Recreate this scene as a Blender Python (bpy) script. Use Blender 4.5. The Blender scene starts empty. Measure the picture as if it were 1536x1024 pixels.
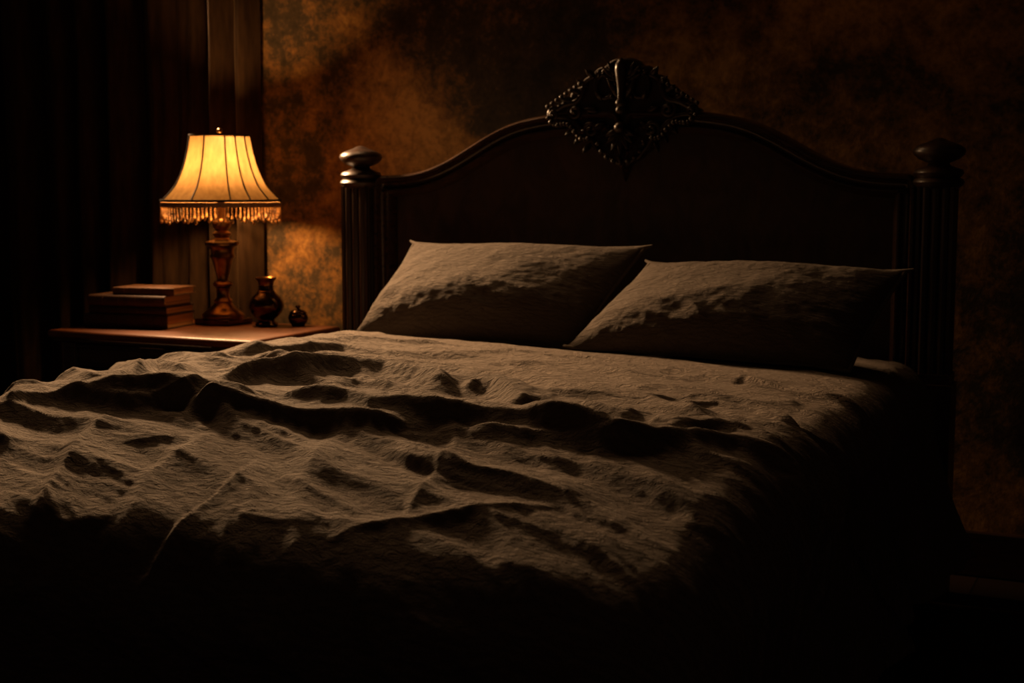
import bpy, bmesh, math, random
import numpy as np
from mathutils import Vector

PI = math.pi
C = bpy.context.scene.collection
rng = np.random.default_rng(7)

# ------------------------------------------------------------------ noise
_G = rng.normal(size=(256, 2))
_G /= np.linalg.norm(_G, axis=1)[:, None]
_PM = rng.permutation(256)


def perlin(x, y):
    x = np.asarray(x, float); y = np.asarray(y, float)
    xi = np.floor(x).astype(int); yi = np.floor(y).astype(int)
    xf = x - xi; yf = y - yi
    u = xf**3 * (xf * (xf * 6 - 15) + 10); v = yf**3 * (yf * (yf * 6 - 15) + 10)

    def g(i, j, dx, dy):
        h = _PM[(_PM[i & 255] + j) & 255]
        return _G[h, 0] * dx + _G[h, 1] * dy
    a = g(xi, yi, xf, yf); b = g(xi + 1, yi, xf - 1, yf)
    c = g(xi, yi + 1, xf, yf - 1); d = g(xi + 1, yi + 1, xf - 1, yf - 1)
    return (a + u * (b - a)) + v * ((c + u * (d - c)) - (a + u * (b - a)))


def fbm(x, y, n=4, gain=.5):
    s = 0; w = 1
    for k in range(n):
        s = s + w * perlin(x * 2**k + 17.3 * k, y * 2**k - 9.1 * k); w *= gain
    return s


def ss(a, b, x):
    t = np.clip((x - a) / (b - a), 0, 1)
    return t * t * (3 - 2 * t)


# ------------------------------------------------------------------ scene graph helpers
def tag(o, label=None, cat=None, group=None, kind=None):
    for k, v in (('label', label), ('category', cat), ('group', group), ('kind', kind)):
        if v: o[k] = v
    return o


def thing(name, label, cat, loc=(0, 0, 0), rotz=0, group=None):
    o = bpy.data.objects.new(name, None); C.objects.link(o)
    o.empty_display_size = .05
    o.location = loc; o.rotation_euler = (0, 0, rotz)
    return tag(o, label, cat, group)


class MB:
    """Collects pieces of ONE mesh."""
    def __init__(s): s.v = []; s.f = []

    def add(s, v, f):
        n = len(s.v); s.v += [tuple(map(float, p)) for p in v]; s.f += [tuple(i + n for i in q) for q in f]
        return s

    def box(s, x0, x1, y0, y1, z0, z1):
        v = [(x, y, z) for z in (z0, z1) for y in (y0, y1) for x in (x0, x1)]
        return s.add(v, [(0, 2, 3, 1), (4, 5, 7, 6), (0, 1, 5, 4), (2, 6, 7, 3), (0, 4, 6, 2), (1, 3, 7, 5)])

    def lathe(s, prof, seg=40, c=(0, 0, 0), fn=None, rot=0):
        v = []; f = []
        for i, (r, z) in enumerate(prof):
            for k in range(seg):
                a = 2 * PI * k / seg + rot
                q = r if fn is None else r * fn(a, i)
                v.append((c[0] + q * math.cos(a), c[1] + q * math.sin(a), c[2] + z))
        m = len(prof)
        for i in range(m - 1):
            for k in range(seg):
                k2 = (k + 1) % seg
                f.append((i * seg + k, i * seg + k2, (i + 1) * seg + k2, (i + 1) * seg + k))
        if prof[0][0] > 1e-6: f.append(tuple(range(seg - 1, -1, -1)))
        if prof[-1][0] > 1e-6: f.append(tuple((m - 1) * seg + k for k in range(seg)))
        return s.add(v, f)

    def tube(s, pts, rad, seg=10, closed=False):
        P = [Vector(p) for p in pts]; n = len(P)
        if not hasattr(rad, '__len__'): rad = [rad] * n
        v = []; f = []; up = None
        for i in range(n):
            t = (P[(i + 1) % n] - P[i - 1]) if closed else (P[min(i + 1, n - 1)] - P[max(i - 1, 0)])
            t.normalize()
            if up is None:
                up = Vector((0, 0, 1)) if abs(t.z) < .9 else Vector((0, 1, 0))
            up = (up - t * up.dot(t)).normalized(); w = t.cross(up)
            for k in range(seg):
                a = 2 * PI * k / seg
                v.append(P[i] + (up * math.cos(a) + w * math.sin(a)) * rad[i])
        for i in range(n if closed else n - 1):
            j = (i + 1) % n
            for k in range(seg):
                k2 = (k + 1) % seg
                f.append((i * seg + k, j * seg + k, j * seg + k2, i * seg + k2))
        if not closed:
            f.append(tuple(range(seg))); f.append(tuple((n - 1) * seg + k for k in range(seg - 1, -1, -1)))
        return s.add(v, f)

    def ball(s, c, r, seg=12, sc=(1, 1, 1), rotm=None):
        v = []; f = []; m = seg // 2 + 1
        for i in range(m + 1):
            th = PI * i / m
            for k in range(seg):
                a = 2 * PI * k / seg
                p = Vector((math.sin(th) * math.cos(a) * sc[0], math.sin(th) * math.sin(a) * sc[1], math.cos(th) * sc[2])) * r
                if rotm is not None: p = rotm @ p
                v.append(p + Vector(c))
        for i in range(m):
            for k in range(seg):
                k2 = (k + 1) % seg
                f.append((i * seg + k, (i + 1) * seg + k, (i + 1) * seg + k2, i * seg + k2))
        return s.add(v, f)

    def prism(s, pts, y0, y1):
        """polygon in x,z (counter-clockwise seen from -y) between y0 (front) and y1."""
        n = len(pts)
        v = [(x, y0, z) for x, z in pts] + [(x, y1, z) for x, z in pts]
        f = [tuple(range(n)), tuple(range(2 * n - 1, n - 1, -1))]
        f += [(i, i + n, (i + 1) % n + n, (i + 1) % n) for i in range(n)]
        return s.add(v, f)

    def build(s, name, mat, parent=None, bevel=0, smooth=40, seg=2):
        me = bpy.data.meshes.new(name); me.from_pydata(s.v, [], s.f)
        bm = bmesh.new(); bm.from_mesh(me)
        bmesh.ops.remove_doubles(bm, verts=bm.verts, dist=1e-6)
        bmesh.ops.recalc_face_normals(bm, faces=bm.faces); bm.to_mesh(me); bm.free()
        me.materials.append(mat)
        me.shade_smooth()
        me.set_sharp_from_angle(angle=math.radians(smooth))
        o = bpy.data.objects.new(name, me); C.objects.link(o); o.parent = parent
        if bevel:
            b = o.modifiers.new('bevel', 'BEVEL'); b.width = bevel; b.segments = seg
            b.limit_method = 'ANGLE'; b.angle_limit = math.radians(35); b.harden_normals = False
        return o


def grid_mesh(name, P, UV, mat, parent=None, thick=0, offset=-1, flip=False):
    """P: (n, m, 3) grid of points."""
    n, m = P.shape[:2]
    if flip: P = P[:, ::-1]; UV = UV[:, ::-1]
    P = np.ascontiguousarray(P); UV = np.ascontiguousarray(UV)
    me = bpy.data.meshes.new(name)
    idx = np.arange(n * m).reshape(n, m)
    q = np.stack([idx[:-1, :-1], idx[1:, :-1], idx[1:, 1:], idx[:-1, 1:]], -1).reshape(-1, 4)
    me.vertices.add(n * m); me.vertices.foreach_set('co', P.reshape(-1).astype(np.float32))
    me.loops.add(q.size); me.loops.foreach_set('vertex_index', q.reshape(-1).astype(np.int32))
    me.polygons.add(len(q))
    me.polygons.foreach_set('loop_start', np.arange(0, q.size, 4).astype(np.int32))
    me.polygons.foreach_set('loop_total', np.full(len(q), 4, np.int32))
    me.update(calc_edges=True)
    uv = me.uv_layers.new(name='UVMap')
    uv.data.foreach_set('uv', UV.reshape(-1, 2)[q.reshape(-1)].reshape(-1).astype(np.float32))
    me.materials.append(mat); me.shade_smooth(); me.validate()
    o = bpy.data.objects.new(name, me); C.objects.link(o); o.parent = parent
    if thick:
        s = o.modifiers.new('thickness', 'SOLIDIFY'); s.thickness = thick; s.offset = offset
    return o


# ------------------------------------------------------------------ materials
def new_mat(name):
    m = bpy.data.materials.new(name); m.use_nodes = True
    nt = m.node_tree; return m, nt, nt.nodes['Principled BSDF']


def nd(nt, kind, **kw):
    n = nt.nodes.new(kind)
    for k, v in kw.items():
        if k in n.inputs: n.inputs[k].default_value = v
        else: setattr(n, k, v)
    return n


def coords(nt, src='Object', scale=(1, 1, 1), rot=(0, 0, 0)):
    tc = nd(nt, 'ShaderNodeTexCoord'); mp = nd(nt, 'ShaderNodeMapping')
    mp.inputs['Scale'].default_value = scale; mp.inputs['Rotation'].default_value = rot
    nt.links.new(tc.outputs[src], mp.inputs[0]); return mp.outputs[0]


def noise(nt, vec, scale, detail=4, rough=.55, dist=0):
    n = nd(nt, 'ShaderNodeTexNoise'); n.inputs['Scale'].default_value = scale
    n.inputs['Detail'].default_value = detail; n.inputs['Roughness'].default_value = rough
    n.inputs['Distortion'].default_value = dist
    nt.links.new(vec, n.inputs['Vector']); return n.outputs[0]


def ramp(nt, fac, stops):
    r = nd(nt, 'ShaderNodeValToRGB'); e = r.color_ramp.elements
    while len(e) < len(stops): e.new(.5)
    for i, (p, c) in enumerate(stops):
        e[i].position = p; e[i].color = (*c, 1)
    nt.links.new(fac, r.inputs[0]); return r.outputs[0]


def bump(nt, h, strength, dist, prev=None):
    b = nd(nt, 'ShaderNodeBump'); b.inputs['Strength'].default_value = strength; b.inputs['Distance'].default_value = dist
    nt.links.new(h, b.inputs['Height'])
    if prev is not None: nt.links.new(prev, b.inputs['Normal'])
    return b.outputs[0]


def fabric(name, col, crinkle=1., weave=1., src='UV'):
    m, nt, p = new_mat(name)
    uv = coords(nt, src)
    st = coords(nt, src, (38, 95, 60), (0, 0, .25))
    n1 = noise(nt, st, 1., 5, .62, .6)
    n2 = noise(nt, uv, 260, 3, .6)
    n3 = noise(nt, coords(nt, src, (900, 260, 600)), 1., 2)
    v = nd(nt, 'ShaderNodeMix', data_type='RGBA'); v.inputs[0].default_value = .5
    c0 = tuple(c * .82 for c in col); c1 = tuple(min(1, c * 1.18) for c in col)
    nt.links.new(ramp(nt, n2, [(.3, c0), (.7, c1)]), v.inputs[6]); nt.links.new(ramp(nt, n3, [(.3, c0), (.7, c1)]), v.inputs[7])
    nt.links.new(v.outputs[2], p.inputs['Base Color'])
    p.inputs['Roughness'].default_value = .92; p.inputs['Specular IOR Level'].default_value = .15
    b = bump(nt, n1, 1. * crinkle, .020)
    b = bump(nt, n2, .5 * weave, .004, b)
    b = bump(nt, n3, .35 * weave, .0015, b)
    nt.links.new(b, p.inputs['Normal'])
    return m


def wood(name, a, b, rough=.32, scale=(3, 30, 30), coat=.25):
    m, nt, p = new_mat(name)
    v = coords(nt, 'Object', scale)
    n = noise(nt, v, 1.6, 6, .6, 1.2)
    nt.links.new(ramp(nt, n, [(.32, a), (.68, b)]), p.inputs['Base Color'])
    p.inputs['Roughness'].default_value = rough
    p.inputs['Coat Weight'].default_value = coat; p.inputs['Coat Roughness'].default_value = .2
    n2 = noise(nt, v, 4, 3)
    nt.links.new(bump(nt, n2, .12, .002), p.inputs['Normal'])
    return m


def metal(name, a, b, rough):
    m, nt, p = new_mat(name)
    n = noise(nt, coords(nt), 28, 4)
    nt.links.new(ramp(nt, n, [(.35, a), (.65, b)]), p.inputs['Base Color'])
    p.inputs['Metallic'].default_value = 1; p.inputs['Roughness'].default_value = rough
    return m


def plain(name, col, rough=.7, var=.2, scale=40):
    m, nt, p = new_mat(name)
    n = noise(nt, coords(nt), scale, 4)
    nt.links.new(ramp(nt, n, [(.3, tuple(c * (1 - var) for c in col)), (.7, tuple(c * (1 + var) for c in col))]), p.inputs['Base Color'])
    p.inputs['Roughness'].default_value = rough
    return m


LINEN = fabric('stonewashed_linen', (.150, .122, .100))
LINEN_P = fabric('pillow_linen', (.112, .091, .074), .9)
SHEET = fabric('mattress_cotton', (.14, .12, .10), .2, .4, 'Object')
MAHOGANY = wood('dark_mahogany', (.020, .009, .005), (.050, .024, .013), .40, (30, 30, 3), .12)
MAHOG_H = wood('dark_mahogany_rail', (.020, .009, .005), (.060, .028, .014), .26, (3, 30, 30))
VENEER = wood('burl_veneer', (.022, .012, .007), (.060, .030, .018), .6, (9, 9, 5), .05)
CARVED = plain('carved_mahogany', (.020, .010, .006), .28, .35, 60)
TABLEWOOD = wood('nightstand_wood', (.080, .020, .003), (.16, .041, .006), .48, (4, 30, 30), .12)
DARKCASE = wood('nightstand_case_wood', (.018, .008, .004), (.045, .02, .01), .35, (4, 30, 30), .2)
BRASS = metal('aged_brass', (.085, .039, .013), (.30, .145, .045), .30)
BRONZE = metal('dark_bronze', (.045, .022, .010), (.14, .068, .024), .21)
DARKTRIM = plain('dark_braid', (.02, .010, .006), .85, .3, 300)
PAPER = plain('aged_paper', (.46, .27, .10), .85, .25, 20)


def paper_mat():
    m, nt, p = new_mat('aged_page_edges')
    n = noise(nt, coords(nt, 'Object', (2, 2, 520)), 1., 3)
    nt.links.new(ramp(nt, n, [(.3, (.48, .26, .085)), (.7, (.88, .55, .22))]), p.inputs['Base Color'])
    p.inputs['Roughness'].default_value = .85
    nt.links.new(bump(nt, n, .5, .002), p.inputs['Normal'])
    return m


PAGES = paper_mat()


def leather(name, col):
    m, nt, p = new_mat(name)
    n = noise(nt, coords(nt), 60, 5)
    nt.links.new(ramp(nt, n, [(.3, tuple(c * .6 for c in col)), (.7, tuple(c * 1.35 for c in col))]), p.inputs['Base Color'])
    p.inputs['Roughness'].default_value = .5
    nt.links.new(bump(nt, noise(nt, coords(nt), 340, 3), .3, .001), p.inputs['Normal'])
    return m


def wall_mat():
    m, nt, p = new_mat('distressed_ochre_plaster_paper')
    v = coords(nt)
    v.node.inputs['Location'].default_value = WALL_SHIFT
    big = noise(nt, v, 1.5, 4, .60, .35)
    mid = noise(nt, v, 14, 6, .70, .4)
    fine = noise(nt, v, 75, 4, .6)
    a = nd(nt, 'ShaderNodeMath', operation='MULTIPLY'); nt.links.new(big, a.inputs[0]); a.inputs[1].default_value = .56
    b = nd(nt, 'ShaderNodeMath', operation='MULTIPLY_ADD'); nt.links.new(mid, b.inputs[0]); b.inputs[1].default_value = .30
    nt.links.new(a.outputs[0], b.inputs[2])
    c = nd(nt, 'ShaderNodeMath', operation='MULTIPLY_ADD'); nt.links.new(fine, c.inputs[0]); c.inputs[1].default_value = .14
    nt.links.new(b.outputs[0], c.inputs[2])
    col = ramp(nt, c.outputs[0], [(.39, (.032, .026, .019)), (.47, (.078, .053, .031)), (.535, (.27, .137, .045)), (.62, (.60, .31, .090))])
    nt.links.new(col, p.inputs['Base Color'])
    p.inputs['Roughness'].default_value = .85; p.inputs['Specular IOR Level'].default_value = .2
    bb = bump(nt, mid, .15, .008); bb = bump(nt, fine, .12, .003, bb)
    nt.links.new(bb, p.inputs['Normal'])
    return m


def shade_mat():
    m, nt, p = new_mat('lamp_shade_silk')
    nt.nodes.remove(p)
    out = nt.nodes['Material Output']
    n = noise(nt, coords(nt, 'Object', (60, 60, 14)), 1., 4)
    col = ramp(nt, n, [(.3, (.094, .058, .023)), (.7, (.130, .082, .034))])
    tr = nd(nt, 'ShaderNodeBsdfTranslucent'); df = nd(nt, 'ShaderNodeBsdfDiffuse'); mx = nd(nt, 'ShaderNodeMixShader')
    nt.links.new(col, tr.inputs[0]); nt.links.new(col, df.inputs[0]); mx.inputs[0].default_value = SHADE_DIFFUSE
    nt.links.new(tr.outputs[0], mx.inputs[1]); nt.links.new(df.outputs[0], mx.inputs[2])
    nt.links.new(mx.outputs[0], out.inputs[0])
    return m


def bead_mat():
    m, nt, p = new_mat('amber_glass_beads')
    n = noise(nt, coords(nt), 90, 3)
    nt.links.new(ramp(nt, n, [(.35, (.20, .07, .02)), (.65, (.75, .38, .12))]), p.inputs['Base Color'])
    p.inputs['Roughness'].default_value = .15; p.inputs['Transmission Weight'].default_value = .35
    p.inputs['IOR'].default_value = 1.5
    return m


def bulb_mat():
    m, nt, p = new_mat('glowing_bulb')
    nt.nodes.remove(p)
    e = nd(nt, 'ShaderNodeEmission'); e.inputs[0].default_value = (*LIGHT_COL, 1); e.inputs[1].default_value = LIGHT_STRENGTH
    nt.links.new(e.outputs[0], nt.nodes['Material Output'].inputs[0])
    return m


def velvet():
    m, nt, p = new_mat('brown_velvet_curtain')
    n = noise(nt, coords(nt, 'Object', (50, 50, 9)), 1., 5)
    nt.links.new(ramp(nt, n, [(.3, (.019, .010, .0045)), (.7, (.044, .023, .0105))]), p.inputs['Base Color'])
    p.inputs['Roughness'].default_value = .9; p.inputs['Specular IOR Level'].default_value = .1
    p.inputs['Sheen Weight'].default_value = .3; p.inputs['Sheen Roughness'].default_value = .4
    p.inputs['Sheen Tint'].default_value = (.5, .33, .2, 1)
    nt.links.new(bump(nt, n, .3, .004), p.inputs['Normal'])
    return m


def floor_mat():
    m, nt, p = new_mat('dark_floor_boards')
    br = nd(nt, 'ShaderNodeTexBrick'); nt.links.new(coords(nt, 'Object', (1, 1, 1), (0, 0, PI / 2)), br.inputs[0])
    br.inputs['Scale'].default_value = 1; br.inputs['Brick Width'].default_value = 1.6; br.inputs['Row Height'].default_value = .14
    br.inputs['Mortar Size'].default_value = .003
    br.inputs['Color1'].default_value = (.014, .008, .005, 1); br.inputs['Color2'].default_value = (.020, .011, .007, 1)
    br.inputs['Mortar'].default_value = (.005, .003, .002, 1)
    nt.links.new(br.outputs[0], p.inputs['Base Color']); p.inputs['Roughness'].default_value = .65; p.inputs['Specular IOR Level'].default_value = .1
    return m


# ------------------------------------------------------------------ light levels
LIGHT_COL = (1., .50, .17)
LIGHT_STRENGTH = 440.
SHADE_DIFFUSE = .45
EXPOSURE = 0.
WALL_SHIFT = (7.95, 0, 7.25)  # slides the wall's mottling so its orange patches add to the lamp's glow
SPOTS = [('added_bed_key', (-1.78, .02, 1.80), (.20, -1.50, .60), 440, 95, 1., .10, (1., .58, .28)),  # added key light for the bedding, no fixture behind it
         ('added_bed_graze', (-1.30, -.10, 1.36), (.35, -1.75, .62), 105, 112, 1., .05, (1., .58, .28)),  # added bodiless spot by the lamp top, not the bulb's own light
         ('added_overhead_fill', (-1.05, -.12, 2.45), (.25, -1.25, .60), 62, 84, 1., .30, (1., .56, .26))]  # added soft fill from overhead, no ceiling fixture there

# ------------------------------------------------------------------ the room
YW = .22
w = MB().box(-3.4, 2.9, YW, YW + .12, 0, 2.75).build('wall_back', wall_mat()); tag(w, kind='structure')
fl = MB().box(-3.4, 2.9, -4.6, YW + .12, -.06, 0).build('floor', floor_mat()); tag(fl, kind='structure')
ce = MB().box(-3.4, 2.9, -4.6, YW + .12, 2.75, 2.83).build('ceiling', plain('dark_ceiling_plaster', (.26, .23, .19), .9, .06, 8)); tag(ce, kind='structure')
bb = MB().box(-3.4, 2.9, YW - .018, YW - .0005, 0.0005, .13).build('baseboard_back', DARKCASE, bevel=.006); tag(bb, kind='structure')

# ------------------------------------------------------------------ curtain: deep gathered folds over the left of the wall
def curtain():
    keys = [(-2.75, 0.0), (-2.66, 1), (-2.56, 0), (-2.46, .9), (-2.36, .05), (-2.25, .85), (-2.20, .15), (-2.13, .9), (-2.065, .0),
            (-1.985, 1), (-1.90, .05), (-1.80, 1.), (-1.715, .45), (-1.665, .55), (-1.615, .0), (-1.555, .95), (-1.50, .1), (-1.445, .85), (-1.402, .1)]
    kx = np.array([k[0] for k in keys]); kv = np.array([k[1] for k in keys])
    n = 520; m = 160
    s = np.linspace(kx[0], kx[-1], n)
    j = np.clip(np.searchsorted(kx, s, side='right') - 1, 0, len(kx) - 2)
    t = (s - kx[j]) / (kx[j + 1] - kx[j]); t = (1 - np.cos(PI * t)) / 2
    v = kv[j] + (kv[j + 1] - kv[j]) * t; v = v * (1 + .15 * (1 - v))
    z = np.linspace(.012, 2.735, m)
    S, Z = np.meshgrid(s, z, indexing='ij'); V = np.repeat(v[:, None], m, 1)
    drift = .022 * perlin(Z * .9 + 3, S * 1.5) + .012 * perlin(Z * 2.1, S * 6 + 8)
    ampl = .084 * (1 + .25 * perlin(S * 3, Z * .8 + 5))
    Y = YW - .014 - .004 - np.clip(V * ampl, 0, .108) - .004 * fbm(S * 30, Z * 2.5, 3) - .008 * np.clip(np.sin(S * 128 + 3.2 * perlin(S * 6, Z * .7)), -.6, 1) * (.6 + .8 * perlin(S * 8 + 3, Z * .5)) - .006 * (1 - ss(0, .05, S + 2.75)) * 0
    Y = np.minimum(Y, YW - .012 - np.where(Z < .16, .012, 0))
    X = np.minimum(S + drift * ss(0, .3, -1.40 - S) + .004 * perlin(Z * 3, S * 9), -1.392)
    P = np.stack([X, Y, Z], -1)
    o = grid_mesh('curtain', P, np.stack([S, Z], -1), velvet(), thick=.003, offset=0)
    return tag(o, 'dark brown floor-length curtain hanging in deep folds behind the lamp and books', 'curtain')


curtain()

# ------------------------------------------------------------------ bed: headboard, posts, crest, base
bed = thing('bed', 'dark carved wooden bed with arched headboard, turned-knob posts and ornate crest', 'bed')
ARCH = [(0, 1.303), (.10, 1.302), (.16, 1.301), (.216, 1.298), (.29, 1.289), (.335, 1.279), (.379, 1.265), (.43, 1.241), (.498, 1.203),
        (.54, 1.179), (.582, 1.159), (.635, 1.139), (.675, 1.130), (.72, 1.125), (.77, 1.123), (.822, 1.122)]


def arch_smooth(n=120):
    x = np.array([p[0] for p in ARCH]); z = np.array([p[1] for p in ARCH])
    xs = np.linspace(0, .822, n); zs = np.interp(xs, x, z)
    k = np.ones(9) / 9
    zp = np.concatenate([zs[8:0:-1], zs, np.full(8, zs[-1])])
    for _ in range(3): zp = np.convolve(zp, k, 'same')
    return xs, zp[8:8 + n]


AX, AZ = arch_smooth()
outer = [(-.822, .36)] + [(-x, z) for x, z in zip(AX[::-1], AZ[::-1])] + [(x, z) for x, z in zip(AX[1:], AZ[1:])] + [(.822, .36)]


def sweep(path, prof):
    mb = MB(); n = len(path); v = []
    for i in range(n):
        p = np.array(path[i]); d1 = np.array(path[i]) - path[i - 1] if i else None; d2 = np.array(path[i + 1]) - p if i < n - 1 else None
        if d1 is None: d1 = d2
        if d2 is None: d2 = d1
        n1 = np.array([d1[1], -d1[0]]) / np.linalg.norm(d1); n2 = np.array([d2[1], -d2[0]]) / np.linalg.norm(d2)
        mtr = (n1 + n2); mtr /= np.linalg.norm(mtr); mtr /= max(.4, mtr @ n1)
        for off, y in prof: v.append((p[0] + mtr[0] * off, y, p[1] + mtr[1] * off))
    m = len(prof); f = []
    for i in range(n - 1):
        for k in range(m):
            k2 = (k + 1) % m
            f.append((i * m + k, (i + 1) * m + k, (i + 1) * m + k2, i * m + k2))
    f.append(tuple(range(m))); f.append(tuple((n - 1) * m + k for k in range(m - 1, -1, -1)))
    return mb.add(v, f)


prof = [(0, .05), (0, -.038), (.003, -.050), (.008, -.056), (.014, -.056), (.018, -.050), (.020, -.041), (.025, -.034), (.032, -.032), (.038, -.035),
        (.041, -.041), (.045, -.047), (.050, -.047), (.054, -.042), (.057, -.034), (.063, -.026), (.066, -.012), (.066, .05)]
sweep(outer, prof).build('headboard_moulding', MAHOG_H, bed, smooth=50)
# panel
mb = MB(); n = 2 * len(AX) - 1
px = np.concatenate([-AX[::-1], AX[1:]]) * .93; pz = np.concatenate([AZ[::-1], AZ[1:]]) - .055
v = []; f = []
for i in range(n):
    for y in (-.008, .03):
        v.append((px[i], y, .36)); v.append((px[i], y, pz[i]))
for i in range(n - 1):
    a = i * 4; b = a + 4
    f += [(a, b, b + 1, a + 1), (a + 2, a + 3, b + 3, b + 2), (a + 1, b + 1, b + 3, a + 3), (a, a + 2, b + 2, b)]
f += [(0, 1, 3, 2), ((n - 1) * 4, (n - 1) * 4 + 2, (n - 1) * 4 + 3, (n - 1) * 4 + 1)]
mb.add(v, f).build('headboard_panel', VENEER, bed, smooth=60)


def post(sx):
    xc = .872 * sx; yc = -.032
    # square shaft with three reeds on each face
    h = .046; pr = []
    sides = [((-h, -h), (h, -h)), ((h, -h), (h, h)), ((h, h), (-h, h)), ((-h, h), (-h, -h))]
    nrm = [(0, -1), (1, 0), (0, 1), (-1, 0)]
    for (p0, p1), nn in zip(sides, nrm):
        for k in range(33):
            t = k / 33
            d = 0
            if .10 < t < .90:
                q = ((t - .10) / .80 * 3) % 1
                d = -.011 + .012 * math.sqrt(max(0, 1 - (2 * q - 1)**2))
            pr.append((p0[0] + (p1[0] - p0[0]) * t + nn[0] * d, p0[1] + (p1[1] - p0[1]) * t + nn[1] * d))
    m = len(pr); v = []; f = []
    zz = [.60, 1.088]
    for z in zz: v += [(xc + a, yc + b, z) for a, b in pr]
    f = [(i, (i + 1) % m, (i + 1) % m + m, i + m) for i in range(m)] + [tuple(range(m - 1, -1, -1)), tuple(range(m, 2 * m))]
    b = MB().add(v, f)
    b.box(xc - .056, xc + .056, yc - .056, yc + .056, .0, .575).box(xc - .050, xc + .050, yc - .050, yc + .050, .574, .602)
    shaft = b.build('bedpost', MAHOGANY, bed, smooth=35)
    cap = [(.030, 1.080), (.050, 1.083), (.062, 1.092), (.066, 1.100), (.062, 1.108), (.054, 1.111), (.060, 1.117), (.064, 1.124), (.060, 1.132), (.046, 1.137),
           (.030, 1.143), (.026, 1.150)]
    MB().lathe(cap, 48, (xc, yc, 0)).build('capital', MAHOGANY, shaft, smooth=50)
    fin = [(.026, 1.149), (.036, 1.153), (.052, 1.160), (.063, 1.170), (.067, 1.179), (.063, 1.188), (.052, 1.196), (.038, 1.201), (.024, 1.206), (.015, 1.211), (.006, 1.214), (.0, 1.2145)]
    MB().lathe(fin, 48, (xc, yc, 0)).build('finial', MAHOGANY, shaft, smooth=60)


post(-1); post(1)

# carved crest ------------------------------------------------------
YC = -.052
half = [(0, 1.452), (.028, 1.449), (.046, 1.440), (.056, 1.428), (.074, 1.427), (.088, 1.417), (.094, 1.402), (.112, 1.400), (.126, 1.388), (.130, 1.374), (.148, 1.370),
        (.161, 1.357), (.166, 1.343), (.184, 1.337), (.197, 1.324), (.206, 1.312), (.224, 1.306), (.231, 1.295), (.222, 1.283), (.204, 1.280), (.190, 1.270), (.172, 1.268), (.158, 1.256),
        (.142, 1.254), (.128, 1.240), (.112, 1.236), (.102, 1.218), (.088, 1.208), (.078, 1.190), (.062, 1.182), (.052, 1.166), (.034, 1.160), (.018, 1.148), (0, 1.145)]
poly = [(-x, z) for x, z in half] + [(x, z) for x, z in half[-2:0:-1]]
crest = MB().prism(poly, YC + .012, YC + .05).build('crest', CARVED, bed, bevel=.008, seg=3)


def spiral(cx, cz, r0, r1, a0, turns, sgn, y=YC, n=40):
    pts = []
    for i in range(n):
        t = i / (n - 1); a = a0 + sgn * turns * 2 * PI * t; r = r0 + (r1 - r0) * t
        pts.append((cx + r * math.cos(a), y - .012 * t, cz + r * math.sin(a)))
    return pts


def curve_pts(keys, n=40, y=YC):
    k = np.array(keys, float); t = np.linspace(0, 1, len(k)); tt = np.linspace(0, 1, n)
    # Catmull-Rom
    out = []
    for u in tt:
        s = u * (len(k) - 1); i = min(int(s), len(k) - 2); q = s - i
        p0, p1, p2, p3 = k[max(i - 1, 0)], k[i], k[i + 1], k[min(i + 2, len(k) - 1)]
        p = .5 * ((2 * p1) + (-p0 + p2) * q + (2 * p0 - 5 * p1 + 4 * p2 - p3) * q * q + (-p0 + 3 * p1 - 3 * p2 + p3) * q**3)
        out.append((p[0], y, p[1]))
    return out


def lobe(mb, x, z, ang, L, W, y=YC, d=.012):
    """a pointed leaf blade lying on the crest, swelling towards the viewer, with a groove"""
    n = 12; m = 9; v = []; f = []
    ca, sa = math.cos(ang), math.sin(ang)
    for i in range(n + 1):
        t = i / n; wd = W * (math.sin(PI * min(1, t**.75)))**.8 * (1 if t < 1 else 0) + 1e-4
        for k in range(m):
            u = -1 + 2 * k / (m - 1)
            yy = y - d * (math.sqrt(max(0, 1 - u * u)) * (math.sin(PI * t * .9 + .15)) * (1 - .45 * math.exp(-(u * 4)**2))) - .010 * t * t + .008 * abs(u)
            lx = L * t; lz = u * wd
            v.append((x + lx * ca - lz * sa, yy, z + lx * sa + lz * ca))
    for i in range(n):
        for k in range(m - 1):
            a = i * m + k; f.append((a, a + m, a + m + 1, a + 1))
    mb.add(v, f)


R = math.radians
# central acanthus plume and stem
mb = MB()
mb.lathe([(.004, 1.290), (.013, 1.296), (.015, 1.306), (.011, 1.313), (.015, 1.319), (.016, 1.326), (.010, 1.334), (.009, 1.352), (.011, 1.372), (.015, 1.395), (.018, 1.415),
          (.016, 1.432), (.010, 1.443), (.003, 1.449)], 20, (0, YC - .008, 0))
for s in (-1, 1):
    for a, L, W in ((62, .062, .011), (42, .060, .011), (20, .050, .010)):
        lobe(mb, s * .012, 1.385, R(90 - s * (90 - a)), L, W)
    lobe(mb, s * .010, 1.335, R(90 - s * 28), .07, .012)
mb.build('acanthus_plume', CARVED, crest, smooth=60)
# lower shell
mb = MB()
for a in (-90, -68, -112, -46, -134, -24, -156):
    lobe(mb, 0, 1.250, R(a), .076 - .00040 * abs(a + 90), .013, YC - .004, .016)
mb.ball((0, YC - .014, 1.254), .017)
for a in np.linspace(200, 340, 9):
    mb.ball((.073 * math.cos(R(a)), YC - .006, 1.238 + .082 * math.sin(R(a))), .008)
mb.build('shell', CARVED, crest, smooth=60)
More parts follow.
